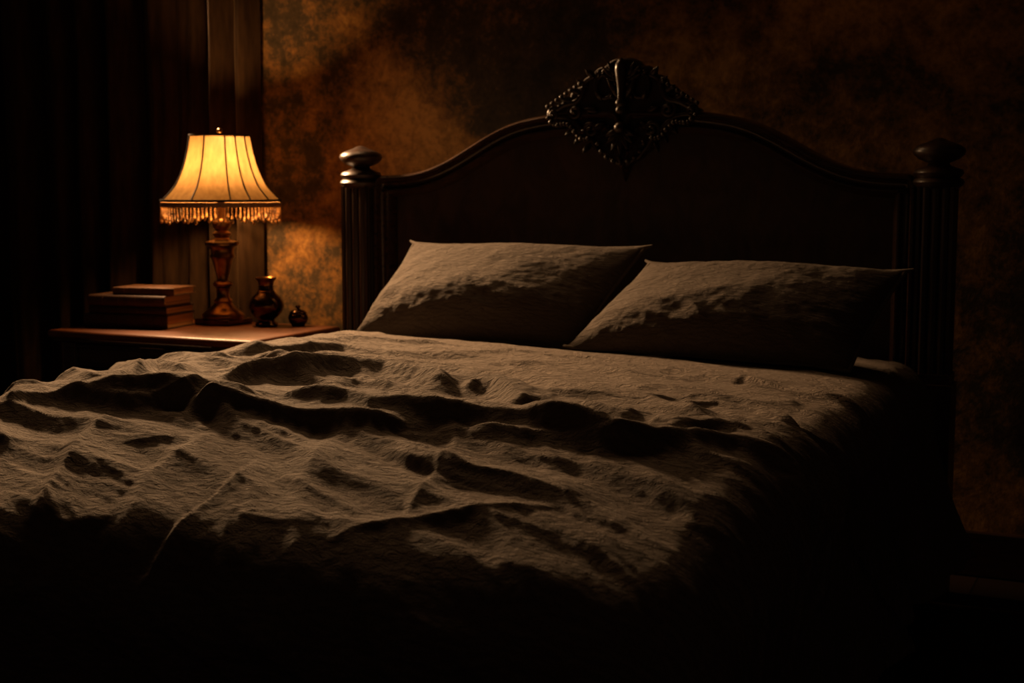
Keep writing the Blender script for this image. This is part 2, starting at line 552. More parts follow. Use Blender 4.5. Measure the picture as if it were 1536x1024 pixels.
# oval scroll rings beside the plume
for s in (-1, 1):
    mb = MB()
    pts = [(s * .052 + .027 * math.cos(a), YC + .004, 1.372 + .034 * math.sin(a)) for a in np.linspace(0, 2 * PI, 36, endpoint=False)]
    mb.tube(pts, .0062, 10, True)
    for k in range(7):
        a = R(60 + k * 28)
        x, z = .052 + .034 * math.cos(a), 1.372 + .042 * math.sin(a)
        mb.ball((s * (.104 - x) if False else s * x, YC - .003, z), .0065)
    mb.build('oval_scroll', CARVED, crest, smooth=60)
# side scrolls
for s in (-1, 1):
    mb = MB()
    k1 = [(.085, 1.400), (.112, 1.385), (.120, 1.355), (.140, 1.330), (.175, 1.322), (.205, 1.306)]
    p = curve_pts([(s * a, b) for a, b in k1]); mb.tube(p, list(np.linspace(.006, .011, len(p))), 10)
    mb.tube(spiral(s * .208, 1.296, .016, .003, R(90), 1.6, -s), list(np.linspace(.008, .005, 40)), 8)
    k2 = [(.200, 1.288), (.165, 1.284), (.140, 1.268), (.118, 1.245), (.092, 1.222), (.074, 1.196), (.058, 1.180)]
    p = curve_pts([(s * a, b) for a, b in k2]); mb.tube(p, list(np.linspace(.009, .006, len(p))), 10)
    mb.tube(spiral(s * .092, 1.248, .024, .004, R(-60 if s > 0 else 240), 1.5, s), list(np.linspace(.008, .005, 40)), 8)
    mb.tube(spiral(s * .140, 1.302, .022, .004, R(100 if s > 0 else 80), 1.6, -s), list(np.linspace(.008, .005, 40)), 8)
    mb.build('side_scroll', CARVED, crest, smooth=60)
    for (x, z, a, L, W) in ((.085, 1.395, 48, .045, .010), (.105, 1.372, 35, .048, .011), (.125, 1.350, 30, .050, .011), (.150, 1.330, 20, .055, .011), (.175, 1.312, 5, .055, .010),
                            (.168, 1.275, -25, .048, .010), (.142, 1.258, -40, .044, .010), (.118, 1.238, -50, .044, .010), (.096, 1.214, -58, .042, .009),
                            (.072, 1.300, 15, .05, .012), (.060, 1.330, 60, .04, .010), (.050, 1.270, -30, .055, .011)):
        ang = R(a) if s > 0 else PI - R(a)
        mb = MB(); lobe(mb, s * x, z, ang, L * .82, W)
        mb.build('leaf', CARVED, crest, smooth=60)
    mb = MB()
    for t in np.linspace(0, 1, 13):
        x = .222 - t * .125; z = 1.286 - t * .062 - .010 * math.sin(t * PI * 3)
        mb.ball((s * x, YC - .014, z), .0062 + .002 * math.sin(t * 17)**2)
    for t in np.linspace(0, 1, 8):
        x = .225 - t * .10; z = 1.318 + t * .062
        mb.ball((s * x, YC - .008, z), .0065)
    mb.build('bead_string', CARVED, crest, smooth=60)

# bed base under the mattress
for s in (-1, 1):
    MB().box(s * .76 - .02, s * .76 + .02, -2.04, -.09, .16, .335).build('side_rail', MAHOGANY, bed, bevel=.006)
MB().box(-.74, .74, -2.04, -2.0, .16, .335).build('foot_rail', MAHOGANY, bed, bevel=.006)
MB().box(-.74, .74, -1.999, -.10, .30, .335).build('slat_deck', DARKCASE, bed, bevel=.003)
for s in (-1, 1):
    MB().lathe([(.022, 0), (.03, .02), (.034, .06), (.026, .10), (.036, .16)], 24, (s * .74, -2.0, 0)).build('leg', MAHOGANY, bed)

# ------------------------------------------------------------------ mattress
ma = MB().box(-.79, .79, -2.0, -.12, .337, .532).build('mattress', SHEET, bed, bevel=.08, seg=6)
MB().tube([(-.775, -1.985, .357), (-.775, -.135, .357), (.775, -.135, .357), (.775, -1.985, .357)], .006, 8, True).build('piping', SHEET, ma)

# ------------------------------------------------------------------ cloth on the bed
# creases of the bedding, in bed coordinates: layer, crest line, height, near width, far width, puckering
RIDGES = [
    ('s', [(-0.277, -0.704), (-0.119, -0.79), (-0.023, -0.801)], 0.008, 0.03, 0.05, 0.2),
    ('s', [(0.211, -0.718), (0.319, -0.759), (0.379, -0.744), (0.414, -0.65)], 0.008, 0.03, 0.06, 0.2),
    ('s', [(0.42, -0.816), (0.485, -0.773), (0.588, -0.808)], 0.012, 0.035, 0.06, 0.2),
    ('s', [(0.079, -0.713), (0.171, -0.725), (0.316, -0.838), (0.398, -0.975)], 0.01, 0.04, 0.06, 0.2),
    ('s', [(0.376, -1.04), (0.45, -0.951), (0.57, -0.949), (0.694, -0.98)], 0.01, 0.03, 0.07, 0.2),
    ('s', [(0.578, -1.073), (0.682, -1.043), (0.772, -1.017)], 0.012, 0.035, 0.08, 0.2),
    ('b', [(-0.419, -1.443), (-0.349, -1.35), (-0.264, -1.298), (-0.185, -1.236), (-0.089, -1.228), (0.04, -1.285), (0.174, -1.394)], 0.042, 0.075, 0.06, 1.0),
    ('b', [(0.152, -1.379), (0.187, -1.332), (0.229, -1.343), (0.297, -1.409), (0.372, -1.497)], 0.034, 0.07, 0.06, 0.6),
    ('b', [(0.345, -1.438), (0.443, -1.492), (0.527, -1.538), (0.609, -1.575)], 0.022, 0.05, 0.06, 0.3),
    ('b', [(-0.601, -1.493), (-0.691, -1.252), (-0.538, -1.325)], 0.022, 0.05, 0.06, 0.3),
    ('b', [(-0.466, -1.383), (-0.38, -1.308), (-0.271, -1.315), (-0.089, -1.391)], 0.01, 0.03, 0.06, 0.3),
    ('b', [(-0.63, -1.689), (-0.496, -1.664), (-0.328, -1.636), (-0.233, -1.624), (-0.109, -1.622)], 0.034, 0.07, 0.06, 0.2),
    ('b', [(-0.141, -1.621), (-0.087, -1.587), (0.038, -1.596), (0.113, -1.625), (0.226, -1.627), (0.304, -1.621), (0.392, -1.639), (0.474, -1.651), (0.55, -1.657), (0.636, -1.663), (0.697, -1.638)], 0.04, 0.06, 0.06, 0.3),
    ('b', [(-0.004, -1.528), (0.077, -1.576), (0.177, -1.639), (0.267, -1.69)], 0.018, 0.035, 0.03, 0.2),
    ('b', [(-0.026, -1.679), (-0.002, -1.638), (0.005, -1.567), (-0.003, -1.517)], 0.016, 0.03, 0.03, 0.2),
    ('b', [(-0.602, -1.672), (-0.569, -1.671), (-0.498, -1.682), (-0.43, -1.687), (-0.363, -1.677), (-0.297, -1.655), (-0.27, -1.6), (-0.243, -1.567)], 0.03, 0.05, 0.06, 0.5),
    ('b', [(-0.285, -1.67), (-0.235, -1.684), (-0.183, -1.681), (-0.113, -1.683), (-0.028, -1.682), (0.067, -1.676), (0.119, -1.681), (0.182, -1.68), (0.252, -1.676)], 0.034, 0.05, 0.1, 1.0),
    ('b', [(-0.676, -1.751), (-0.644, -1.712), (-0.591, -1.694), (-0.545, -1.67)], 0.02, 0.05, 0.08, 0.3),
    ('b', [(-0.619, -1.639), (-0.526, -1.672), (-0.453, -1.678), (-0.424, -1.663)], 0.016, 0.03, 0.05, 0.2),
    ('b', [(0.549, -1.684), (0.608, -1.682), (0.65, -1.66), (0.687, -1.641), (0.719, -1.624), (0.791, -1.594), (0.863, -1.583), (0.93, -1.656)], 0.028, 0.06, 0.06, 0.3),
    ('b', [(0.656, -1.671), (0.679, -1.652), (0.697, -1.61)], 0.014, 0.025, 0.025, 0.2),
    ('b', [(0.313, -1.689), (0.415, -1.688), (0.527, -1.689), (0.619, -1.68), (0.675, -1.604), (0.747, -1.533)], 0.024, 0.05, 0.07, 0.4),
    ('b', [(0.6, -1.564), (0.678, -1.579), (0.748, -1.537), (0.806, -1.533), (0.865, -1.58)], 0.022, 0.05, 0.06, 0.3),
    ('b', [(0.566, -1.29), (0.667, -1.272), (0.755, -1.31), (0.834, -1.378)], 0.012, 0.03, 0.06, 0.3),
    ('b', [(0.537, -1.564), (0.638, -1.499), (0.718, -1.444), (0.806, -1.454)], 0.008, 0.025, 0.05, 0.4),
    ('b', [(0.258, -1.686), (0.339, -1.69), (0.412, -1.683), (0.502, -1.659)], 0.012, 0.03, 0.05, 0.4),
    ('b', [(0.095, -1.69), (0.208, -1.694), (0.319, -1.701), (0.42, -1.699)], 0.008, 0.03, 0.05, 0.4),
    ('b', [(0.062, -1.682), (-0.063, -1.628), (-0.1, -1.709), (-0.119, -1.798), (-0.127, -1.944), (-0.086, -2.072), (-0.036, -2.173)], 0.009, 0.06, 0.06, 0.2),
    ('b', [(0.09, -1.637), (0.112, -1.764), (0.148, -1.882), (0.22, -2.039), (0.325, -2.229)], 0.01, 0.07, 0.07, 0.2),
    ('b', [(-0.749, -1.685), (-0.681, -1.642), (-0.521, -1.681), (-0.459, -1.615), (-0.286, -1.622)], 0.012, 0.05, 0.07, 0.4),
    ('b', [(-0.384, -1.757), (-0.359, -1.862), (-0.319, -1.974), (-0.228, -2.133)], 0.016, 0.05, 0.05, 0.2),
    ('b', [(-0.112, -1.643), (-0.182, -1.634), (-0.18, -1.7)], 0.01, 0.02, 0.03, 0.2),
    ('b', [(0.452, -1.6), (0.553, -1.601), (0.65, -1.529), (0.732, -1.479)], 0.01, 0.05, 0.06, 0.2),
]



# many small creases fanning across the bed
_r = random.Random(23)
for _ in range(150):
    x, y = _r.uniform(-.95, .95), _r.uniform(-2.25, -.58)
    an = math.radians(_r.gauss(-24, 20)); ln = _r.uniform(.14, .60); cv = _r.gauss(0, .5)
    pts_ = []
    for k in range(6):
        pts_.append((x, y)); x += ln / 5 * math.cos(an); y += ln / 5 * math.sin(an); an += cv / 5
    RIDGES.append(('s' if y > -1.0 else 'b', pts_, _r.uniform(.004, .013), _r.uniform(.022, .04), _r.uniform(.025, .05), .31))


def sag(a, y):
    f = np.maximum(-1.45 - y, 0); f = np.minimum(f, .69)
    r = np.maximum(np.abs(a) - .62, 0); r = np.minimum(r, .28)
    return .30 * f * f + .38 * r * r


def ridge_field(A, B, layer):
    wx = .012 * fbm(A * 5 + 4, B * 5, 2); wy = .012 * fbm(A * 5 - 11, B * 5 + 5, 2)
    X = A + wx; Y = B + wy
    H = np.zeros_like(A); Q = np.zeros_like(A)
    for L, pts, h, wn, wf, pl in RIDGES:
        if L != layer: continue
        p = np.array(pts); seg = np.linalg.norm(np.diff(p, axis=0), axis=1); cum = np.concatenate([[0], np.cumsum(seg)]); tot = cum[-1]
        pad = 5 * max(wn, wf)
        sel = (X > p[:, 0].min() - pad) & (X < p[:, 0].max() + pad) & (Y > p[:, 1].min() - pad) & (Y < p[:, 1].max() + pad)
        x = X[sel]; y = Y[sel]
        best = np.full(x.shape, 9.); sd = np.zeros_like(x); al = np.zeros_like(x)
        for i in range(len(p) - 1):
            d = p[i + 1] - p[i]; l2 = d @ d
            t = np.clip(((x - p[i, 0]) * d[0] + (y - p[i, 1]) * d[1]) / l2, 0, 1)
            ex = x - p[i, 0] - t * d[0]; ey = y - p[i, 1] - t * d[1]; q = np.hypot(ex, ey)
            m = q < best
            best = np.where(m, q, best); sd = np.where(m, np.sign(d[0] * ey - d[1] * ex) * q, sd); al = np.where(m, cum[i] + t * seg[i], al)
        wn_ = (.52 if layer == 'b' or pl == .31 else 1.15) * wn * (1 + .25 * perlin(al * 7, al * 0 + h * 100)); wf_ = 1.5 * wf
        w_ = np.where(sd > 0, wf_, wn_)
        prof_ = np.where(sd > 0, np.exp(-(np.abs(sd) / w_)**1.15 * 1.35), np.exp(-(np.abs(sd) / w_)**1.6 * 1.35))
        u = al / tot
        e_ = .30 if pl == .31 else .15; tp = ss(0, e_, u) * ss(0, e_, 1 - u); h = h if pl == .31 else h * (1.15 if layer == 'b' else .9)
        hh = h * tp * (1 + .12 * perlin(al * 4 + 3, al * 0 + 50 * h))
        # puckers running down the near flank
        fl_ = np.exp(-((sd + .8 * wn) / (1.0 * wn))**2)
        pk = pl * .0050 * fl_ * tp * perlin(al * 42 + sd * 8, sd * 6 + 40 * h)
        H[sel] += np.maximum(hh * prof_, 0)**2.5; Q[sel] += pk
    return H**.4 + Q


class Cloth:
    def __init__(s, hx, yf, zt, r, rc, drop):
        s.hx, s.yf, s.zt, s.r, s.rc, s.drop = hx, yf, zt, r, rc, drop

    def place(s, A, B, D, flare, fold, floor=.012):
        cx = np.clip(A, -(s.hx - s.r - s.rc), s.hx - s.r - s.rc); cy = np.maximum(B, s.yf + s.r + s.rc)
        vx = A - cx; vy = B - cy; d = np.hypot(vx, vy); dd = np.maximum(d, 1e-9)
        nx = vx / dd; ny = vy / dd
        t = np.maximum(d - s.rc, 0); th = np.minimum(t / s.r, PI / 2)
        over = np.maximum(t - s.r * PI / 2, 0)
        ho = np.minimum(d, s.rc) + s.r * np.sin(th)
        z = s.zt - s.r * (1 - np.cos(th)) - over
        # perimeter parameter for hanging folds
        per = np.where(np.abs(vx) < 1e-9, cx, cy * np.sign(cx)) + np.arctan2(nx, -ny) * .35
        fo = fold(per, over, A, B)
        ho = ho + flare(A, B) * (over / .42)**1.35 + fo
        N = np.stack([nx * np.sin(th), ny * np.sin(th), np.cos(th)], -1)
        P = np.stack([cx + nx * ho, cy + ny * ho, z], -1) + N * D[..., None]
        low = np.minimum(P[..., 2] - floor, 0)
        P[..., 0] -= nx * low * .6; P[..., 1] -= ny * low * .6
        P[..., 2] = np.maximum(P[..., 2], floor + .003 * (1 + perlin(A * 30, B * 30)))
        return P


EDGE = np.array([(-1.40, -.98), (-.95, -1.01), (-.88, -1.02), (-.75, -1.07), (-.60, -1.09), (-.45, -1.03), (-.31, -.995), (-.18, -.99), (-.05, -1.02), (.1, -1.14), (.28, -1.25), (.44, -1.27), (.54, -1.25), (.65, -1.21),
                 (.77, -1.28), (.88, -1.39), (.95, -1.39), (1.03, -1.32), (1.11, -1.2), (1.22, -1.02), (1.34, -.86)])


def edge_y(a):
    y = 0; 
    for o in (-.06, -.03, 0, .03, .06): y = y + np.interp(a + o, EDGE[:, 0], EDGE[:, 1])
    return y / 5


def folds(A, B):
    """long overlapping folds: a gentle slope up from the head side, a crisp crest, a steep drop towards the foot"""
    ca, sa = math.cos(.34), math.sin(.34)
    U = A * ca - B * sa; V = A * sa + B * ca
    ph = V / .135 + .95 * perlin(U * 1.5 + 3, V * 1.6) + .45 * perlin(U * 3.6 - 5, V * 3.4 + 9) + .10 * perlin(U * 11, V * 9)
    n = np.floor(ph); t = ph - n
    h = np.where(t < .27, (t / .27)**1.15, (1 - (t - .27) / .73)**1.4)
    am = np.clip(.62 + .9 * perlin(U * 1.7 + n * 3.7, n * 5.3 + .5), .08, 1.25)
    return h * am


def wrinkle(A, B, k=0.):
    """long shallow creases running across the bed, finer crinkles on top"""
    ca, sa = math.cos(.35), math.sin(.35)
    U = A * ca - B * sa; V = A * sa + B * ca
    wv = V + .10 * perlin(U * 2.2 + k, V * 2.2)
    a = (1 - np.abs(perlin(U * 2.6 + k, wv * 9)) * 2.4)
    b = (1 - np.abs(perlin(U * 5 + 7 + k, wv * 22 + 3)) * 2.4)
    patch = ss(-.25, .35, perlin(A * 3.1 + 2 + k, B * 3.1 - 4))
    c = (1 - np.abs(perlin(U * 9 + 3 + k, wv * 48 + 1)) * 2.6)
    return .0070 * np.clip(a, -.5, 1) + .0034 * np.clip(b, -.5, 1) * (.3 + .7 * patch) + .0018 * np.clip(c, -.6, 1) * (.2 + .8 * patch) + .0010 * fbm(U * 18, wv * 60 + k, 3)


# lower cover: bedspread up to the pillows
def bedspread():
    hx, yf, zt = .888, -2.14, .636
    cl = Cloth(hx, yf, zt, .105, .04, .42)
    na, nb = 470, 440
    a = np.linspace(-(hx + .40), hx + .425, na); b0 = -.105
    bq = np.linspace(0, 1, nb)
    A = np.repeat(a[:, None], nb, 1)
    B = b0 + (yf - .30 - b0) * bq[None, :] + 0 * A
    B = B + .006 * perlin(A * 7, A * 0) * (1 - bq[None, :])
    vis = ss(.0, .09, B - edge_y(A))          # 0 where the blanket covers it
    side = 1 - .6 * ss(.9, .98, np.abs(A))
    D = (ridge_field(A, B, 's') + .014 * folds(A + .3, B - .2) * ss(-.55, -.75, B) + wrinkle(A, B) * .8) * vis * side + .002 * vis
    puff = np.interp(A, [-.9, -.64, -.3, .05, .4, .8, .95], [.010, .046, .034, .022, .012, .002, 0])
    D = D - .004 * (1 - vis)
    y1 = np.interp(A, [-.9, -.6, -.48, -.3, -.1, .06, .2, .45, .9], [-1.0, -.90, -.78, -.77, -.75, -.80, -.90, -1.0, -1.1]) + .02 * perlin(A * 5, B * 3 + 2)
    y2 = y1 - .085 - .02 * perlin(A * 4 + 8, B * 0)
    rise = np.exp(-(np.maximum(B + .50, 0) / .10)**2)
    st = .50 * ss(-.035, .0, B - y1) + .50 * ss(-.045, .0, B - y2) + .12 * np.exp(-((B - y1 - .01) / .02)**2) + .18 * np.exp(-((B - y2 - .012) / .025)**2)
    D = D + puff * rise * st

    def flare(A, B):
        r = np.interp(B, [-1.3, -.95, -.3, -.1], [.012, .03, .11, .145])
        return np.where(A > 0, r, .006)

    def fold(per, over, A, B):
        g = ss(0, .25, over)
        right = ss(-.15, .0, -np.abs(B + .62)) * 0
        f = .010 * np.sin(per * 26 + 2.2 * perlin(per * 3, over * 2)) + .014 * perlin(per * 5.5 + 9, over * 1.5)
        # one deep crease by the head end, as the cloth swings outward
        cr = -.030 * np.exp(-((B + .78 - .55 * (over - .1)) / .035)**2) * (A > 0)
        return g * f * np.where(A > 0, 1, .35) * vis + g * cr
    P = cl.place(A, B, D, flare, fold); P[..., 2] -= sag(A, B)
    o = grid_mesh('bedspread', P, np.stack([A, B], -1), LINEN, thick=.004, flip=True)
    return tag(o, 'lower grey-brown linen bedspread tucked under the pillows, its corner flaring down on the right', 'bedspread')


LOWER = bedspread()
TOPZ = np.full((222, 122), .60)
_v = np.array([v.co[:] for v in LOWER.data.vertices]); _i = ((_v[:, 0] + 1.1) / .01).astype(int); _j = ((_v[:, 1] + 1.2) / .01).astype(int)
_k = (_i > 0) & (_i < 221) & (_j > 0) & (_j < 121)
np.maximum.at(TOPZ, (_i[_k], _j[_k]), _v[_k, 2])
TOPZ[:, 108:] = TOPZ[:, 107:108]


def blanket():
    hx, yf, zt = .912, -2.163, .6585
    cl = Cloth(hx, yf, zt, .115, .05, .50)
    na, nb = 640, 460
    a = np.linspace(-(hx + .42), hx + .46, na)
    e = edge_y(a) + .006 * perlin(a * 12, a * 0)
    bq = np.linspace(0, 1, nb)
    A = np.repeat(a[:, None], nb, 1)
    B = e[:, None] + (yf - .50 - e[:, None]) * bq[None, :]
    damp = 1 - .55 * ss(.05, .25, np.maximum(np.abs(A) - hx, yf - B))
    fm = ss(-2.10, -1.80, B) * (1 - .45 * ss(.45, .85, A))
    D = ridge_field(A, B, 'b') * damp + .023 * folds(A, B) * fm * damp + (wrinkle(A, B, 5.) + .004) * damp
    dist = (e[:, None] - B)
    D = D + .010 * np.exp(-((dist - .012) / .014)**2) - .009 * np.exp(-(dist / .010)**2)     # rolled hem, tucked down
    D = D + .010 * perlin(A * 2.2 + 6, B * 2.2) * ss(0, .2, dist)
    D = np.maximum(D, -.007)

    def flare(A, B):
        r = np.interp(B, [-1.3, -.95, -.3, -.1], [.012, .03, .11, .145]) + .022
        return np.where(B < yf, .04, np.where(A > 0, r, .012))

    def fold(per, over, A, B):
        g = ss(.06, .42, over)
        f = .012 * np.sin(per * 17 + 2.5 * perlin(per * 2.2 + 3, over * 1.6)) + .016 * perlin(per * 6 + 1, over * 1.3)
        return g * f * np.where((A < -hx) & (B > yf), .25, 1) * (1 - .6 * np.exp(-dist / .05))
    P = cl.place(A, B, D, flare, fold); P[..., 2] -= sag(A, B)
    P[..., 2] = np.maximum(P[..., 2], .014)
    o = grid_mesh('blanket', P, np.stack([A, B], -1), LINEN, thick=.006, offset=-1, flip=True)
    return tag(o, 'rumpled grey-brown linen blanket spread over the foot half of the bed', 'blanket')


blanket()


# ------------------------------------------------------------------ pillows
def bed_top(x, y):
    """height of the bedding under a point, a few millimetres clear of its creases"""
    i = np.clip(((np.asarray(x) + 1.1) / .01).astype(int), 1, TOPZ.shape[0] - 2); j = np.clip(((np.asarray(y) + 1.2) / .01).astype(int), 1, TOPZ.shape[1] - 2)
    return np.max([TOPZ[i + p, j + q] for p in (-1, 0, 1) for q in (-1, 0, 1)], axis=0) + .003


def pillow(name, label, bl, br, tr, tl, T, seed):
    bl, br, tr, tl = map(np.array, (bl, br, tr, tl))
    base = (bl + br) / 2
    root = thing(name, label, 'pillow', tuple(base), 0, 'linen pillows leaning on the headboard')
    n, m = 150, 110
    u = np.linspace(-1, 1, n); v = np.linspace(-1, 1, m)
    U, V = np.meshgrid(u, v, indexing='ij')

    def patch(U, V):
        pu = U * (1 - .030 * (1 - V**2)); pv = V * (1 - .045 * (1 - U**4))
        s = (pu + 1) / 2; t = (pv + 1) / 2
        s, t = s[..., None], t[..., None]
        return (bl * (1 - s) + br * s) * (1 - t) + (tl * (1 - s) + tr * s) * t
    ex = (br - bl) / np.linalg.norm(br - bl); ey = ((tl + tr) - (bl + br)) / 2; ey /= np.linalg.norm(ey)
    nr = np.cross(ex, ey); nr /= np.linalg.norm(nr)

    def thickness(U, V):
        e = np.clip((1 - U**2), 0, 1)**.42 * (.72 + .28 * (1 - U**2)) * np.clip((1 - V**2), 0, 1)**.50
        return e * (1 + .10 * V * -1 * (1 - V**2) * 3)
    th = thickness(U, V)
    edge = 1 - np.minimum(1 - np.abs(U), 1 - np.abs(V))
    rim = np.exp(-(1 - edge) * 5) * (1 - np.exp(-(1 - edge) * 40))
    along = np.where((1 - np.abs(V)) < (1 - np.abs(U)), U * 1.9, V)
    rad = (1 - edge)
    pleat = rim * perlin(along * 5 + seed, rad * 2) + .5 * rim * perlin(along * 13 + 3 + seed, rad * 4)
    # soft hollows and diagonal creases, stronger in the lower part
    low = ss(.5, -.7, V)
    wv = fbm(U * 2.2 + seed, V * 1.8, 3) * .012 + (1 - np.abs(perlin(U * 3.2 + V * 2.6 + seed, V * 1.4 - U * 1.2)) * 2.5) * .010 * low + .0022 * fbm(U * 16, V * 12 + seed, 3)
    F = th * T + np.clip(th * 2.2, 0, 1) * (wv * .62 + .0065 * pleat)
    Bk = -th * T * .62
    # the whole pillow droops a little at its middle top
    Pm = patch(U, V)
    front = Pm + nr * F[..., None]; back = Pm + nr * Bk[..., None]
    uv = np.stack([U * .4, V * .25], -1)
    # the underside settles on the bedding
    for q in (front, back):
        q[..., 2] = np.maximum(q[..., 2], bed_top(q[..., 0], q[..., 1]))
    # one closed case
    g = np.concatenate([front, back[:, ::-1]], 1)
    uvg = np.concatenate([uv, uv[:, ::-1]], 1)
    grid_mesh('pillowcase', g - base, uvg, LINEN_P, root)
    # flat flange edge with seam
    loop = [(x, -1) for x in np.linspace(-1, 1, 90)] + [(1, y) for y in np.linspace(-1, 1, 60)[1:]] + [(x, 1) for x in np.linspace(1, -1, 90)[1:]] + [(-1, y) for y in np.linspace(1, -1, 60)[1:-1]]
    L = np.array(loop); P0 = patch(L[:, 0], L[:, 1])
    ctr = (bl + br + tr + tl) / 4
    MB().tube([tuple(p - base) for p in np.concatenate([P0[:, :2], np.maximum(P0[:, 2], bed_top(P0[:, 0], P0[:, 1]) + .006)[:, None]], 1)], .0055, 8, True).build('piping', LINEN_P, root, smooth=80)
    for (cu, cv) in ((1, 1), (-1, 1)):
        mb = MB()
        c = patch(np.array([cu * 1.0]), np.array([cv * 1.0]))[0]; d = (c - ctr); d /= np.linalg.norm(d)
        for k in range(1):
            tip = c + d * .020
            s = np.cross(d, nr)
            up = np.array([0, 0, max(0, float(bed_top(c[0], c[1])) + .018 - c[2])])
            mb.tube([tuple(c - d * .03 - base + up), tuple(c - d * .005 - base + up), tuple(tip - base + up)], [.011, .007, .003], 8)
        mb.build('corner_ear', LINEN_P, root, smooth=80)
    return root


pillow('pillow', 'tall grey-brown pillow on the lamp side, propped against the headboard', (-.735, -.300, .655), (-.010, -.365, .655), (.120, -.175, .922), (-.615, -.155, .920), .118, 3.)
pillow('pillow', 'darker grey-brown pillow on the far side from the lamp, overlapping its neighbour', (-.015, -.425, .655), (.745, -.475, .650), (.830, -.235, .878), (.160, -.245, .883), .118, 11.)

# ------------------------------------------------------------------ nightstand
NX0, NX1, NY0, NY1, NZ = -1.735, -.965, -.500, -.012, .645
ns = thing('nightstand', 'dark wooden nightstand with a polished top, drawer and small round knob', 'nightstand', ((NX0 + NX1) / 2, (NY0 + NY1) / 2, 0))
ox, oy = ns.location[0], ns.location[1]


def nbox(x0, x1, y0, y1, z0, z1, name, mat, parent=ns, bevel=.003): return MB().box(x0 - ox, x1 - ox, y0 - oy, y1 - oy, z0, z1).build(name, mat, parent, bevel)


nbox(NX0, NX1, NY0, NY1, NZ - .024, NZ, 'table_top', TABLEWOOD, bevel=.008)
b = MB(); i = .012
for x0, x1, y0, y1 in ((NX0 + .014, NX1 - .014, NY0 + .014, NY1),): b.box(x0 - ox, x1 - ox, y0 - oy, y1 - oy, NZ - .038, NZ - .024)
b.build('top_moulding', DARKCASE, ns, .005)
CX0, CX1, CY0, CY1 = NX0 + .035, NX1 - .035, NY0 + .035, NY1 - .005
b = MB()
b.box(CX0 - ox, CX0 + .022 - ox, CY0 + .004 - oy, CY1 - oy, .10, NZ - .038).box(CX1 - .022 - ox, CX1 - ox, CY0 + .004 - oy, CY1 - oy, .10, NZ - .038)
b.box(CX0 + .022 - ox, CX1 - .022 - ox, CY1 - .012 - oy, CY1 - oy, .10, NZ - .038).box(CX0 + .022 - ox, CX1 - .022 - ox, CY0 + .01 - oy, CY1 - .012 - oy, .10, .118)
b.box(CX0 + .022 - ox, CX1 - .022 - ox, CY0 + .006 - oy, CY1 - .012 - oy, .515, .527)
b.build('case', DARKCASE, ns, .003)
b = MB()
for x in (CX0, CX1 - .05): b.box(x - ox, x + .05 - ox, CY0 - .006 - oy, CY0 + .004 - oy, .10, NZ - .038)
b.box(CX0 + .05 - ox, CX1 - .05 - ox, CY0 - .004 - oy, CY0 + .004 - oy, .512, .530).box(CX0 + .05 - ox, CX1 - .05 - ox, CY0 - .004 - oy, CY0 + .004 - oy, .10, .135)
b.build('face_frame', DARKCASE, ns, .003)
dr = nbox(CX0 + .054, CX1 - .054, CY0 - .008, CY0 + .012, .533, .604, 'drawer', DARKCASE)
b = MB(); x0, x1, z0, z1 = CX0 + .066 - ox, CX1 - .066 - ox, .543, .594; yy = CY0 - .010 - oy
b.tube([(x0, yy, z0), (x1, yy, z0), (x1, yy, z1), (x0, yy, z1)], .004, 8, True); b.build('drawer_bead', DARKCASE, dr)
b = MB(); kx = (CX0 + CX1) / 2 - ox; b.ball((kx, CY0 - .028 - oy, .568), .013).tube([(kx, CY0 - .006 - oy, .568), (kx, CY0 - .02 - oy, .568)], .006); b.build('knob', BRASS, dr)
xm = (CX0 + CX1) / 2
for s, x0, x1 in ((-1, CX0 + .054, xm - .002), (1, xm + .002, CX1 - .054)):
    d = nbox(x0, x1, CY0 - .008, CY0 + .010, .139, .508, 'door', DARKCASE)
    b = MB(); x0 -= ox; x1 -= ox
    b.tube([(x0 + .04, yy, .18), (x1 - .04, yy, .18), (x1 - .04, yy, .468), (x0 + .04, yy, .468)], .006, 8, True); b.build('door_moulding', DARKCASE, d)
    b = MB(); kx = (x1 - .02 if s < 0 else x0 + .02); b.ball((kx, CY0 - .024 - oy, .34), .010).tube([(kx, CY0 - .006 - oy, .34), (kx, CY0 - .018 - oy, .34)], .005); b.build('knob', BRASS, d)
for x in (CX0 + .03, CX1 - .03):
    for y in (CY0 + .03, CY1 - .03):
        MB().lathe([(.020, 0), (.028, .015), (.030, .05), (.022, .075), (.032, .10)], 24, (x - ox, y - oy, 0)).build('leg', DARKCASE, ns)


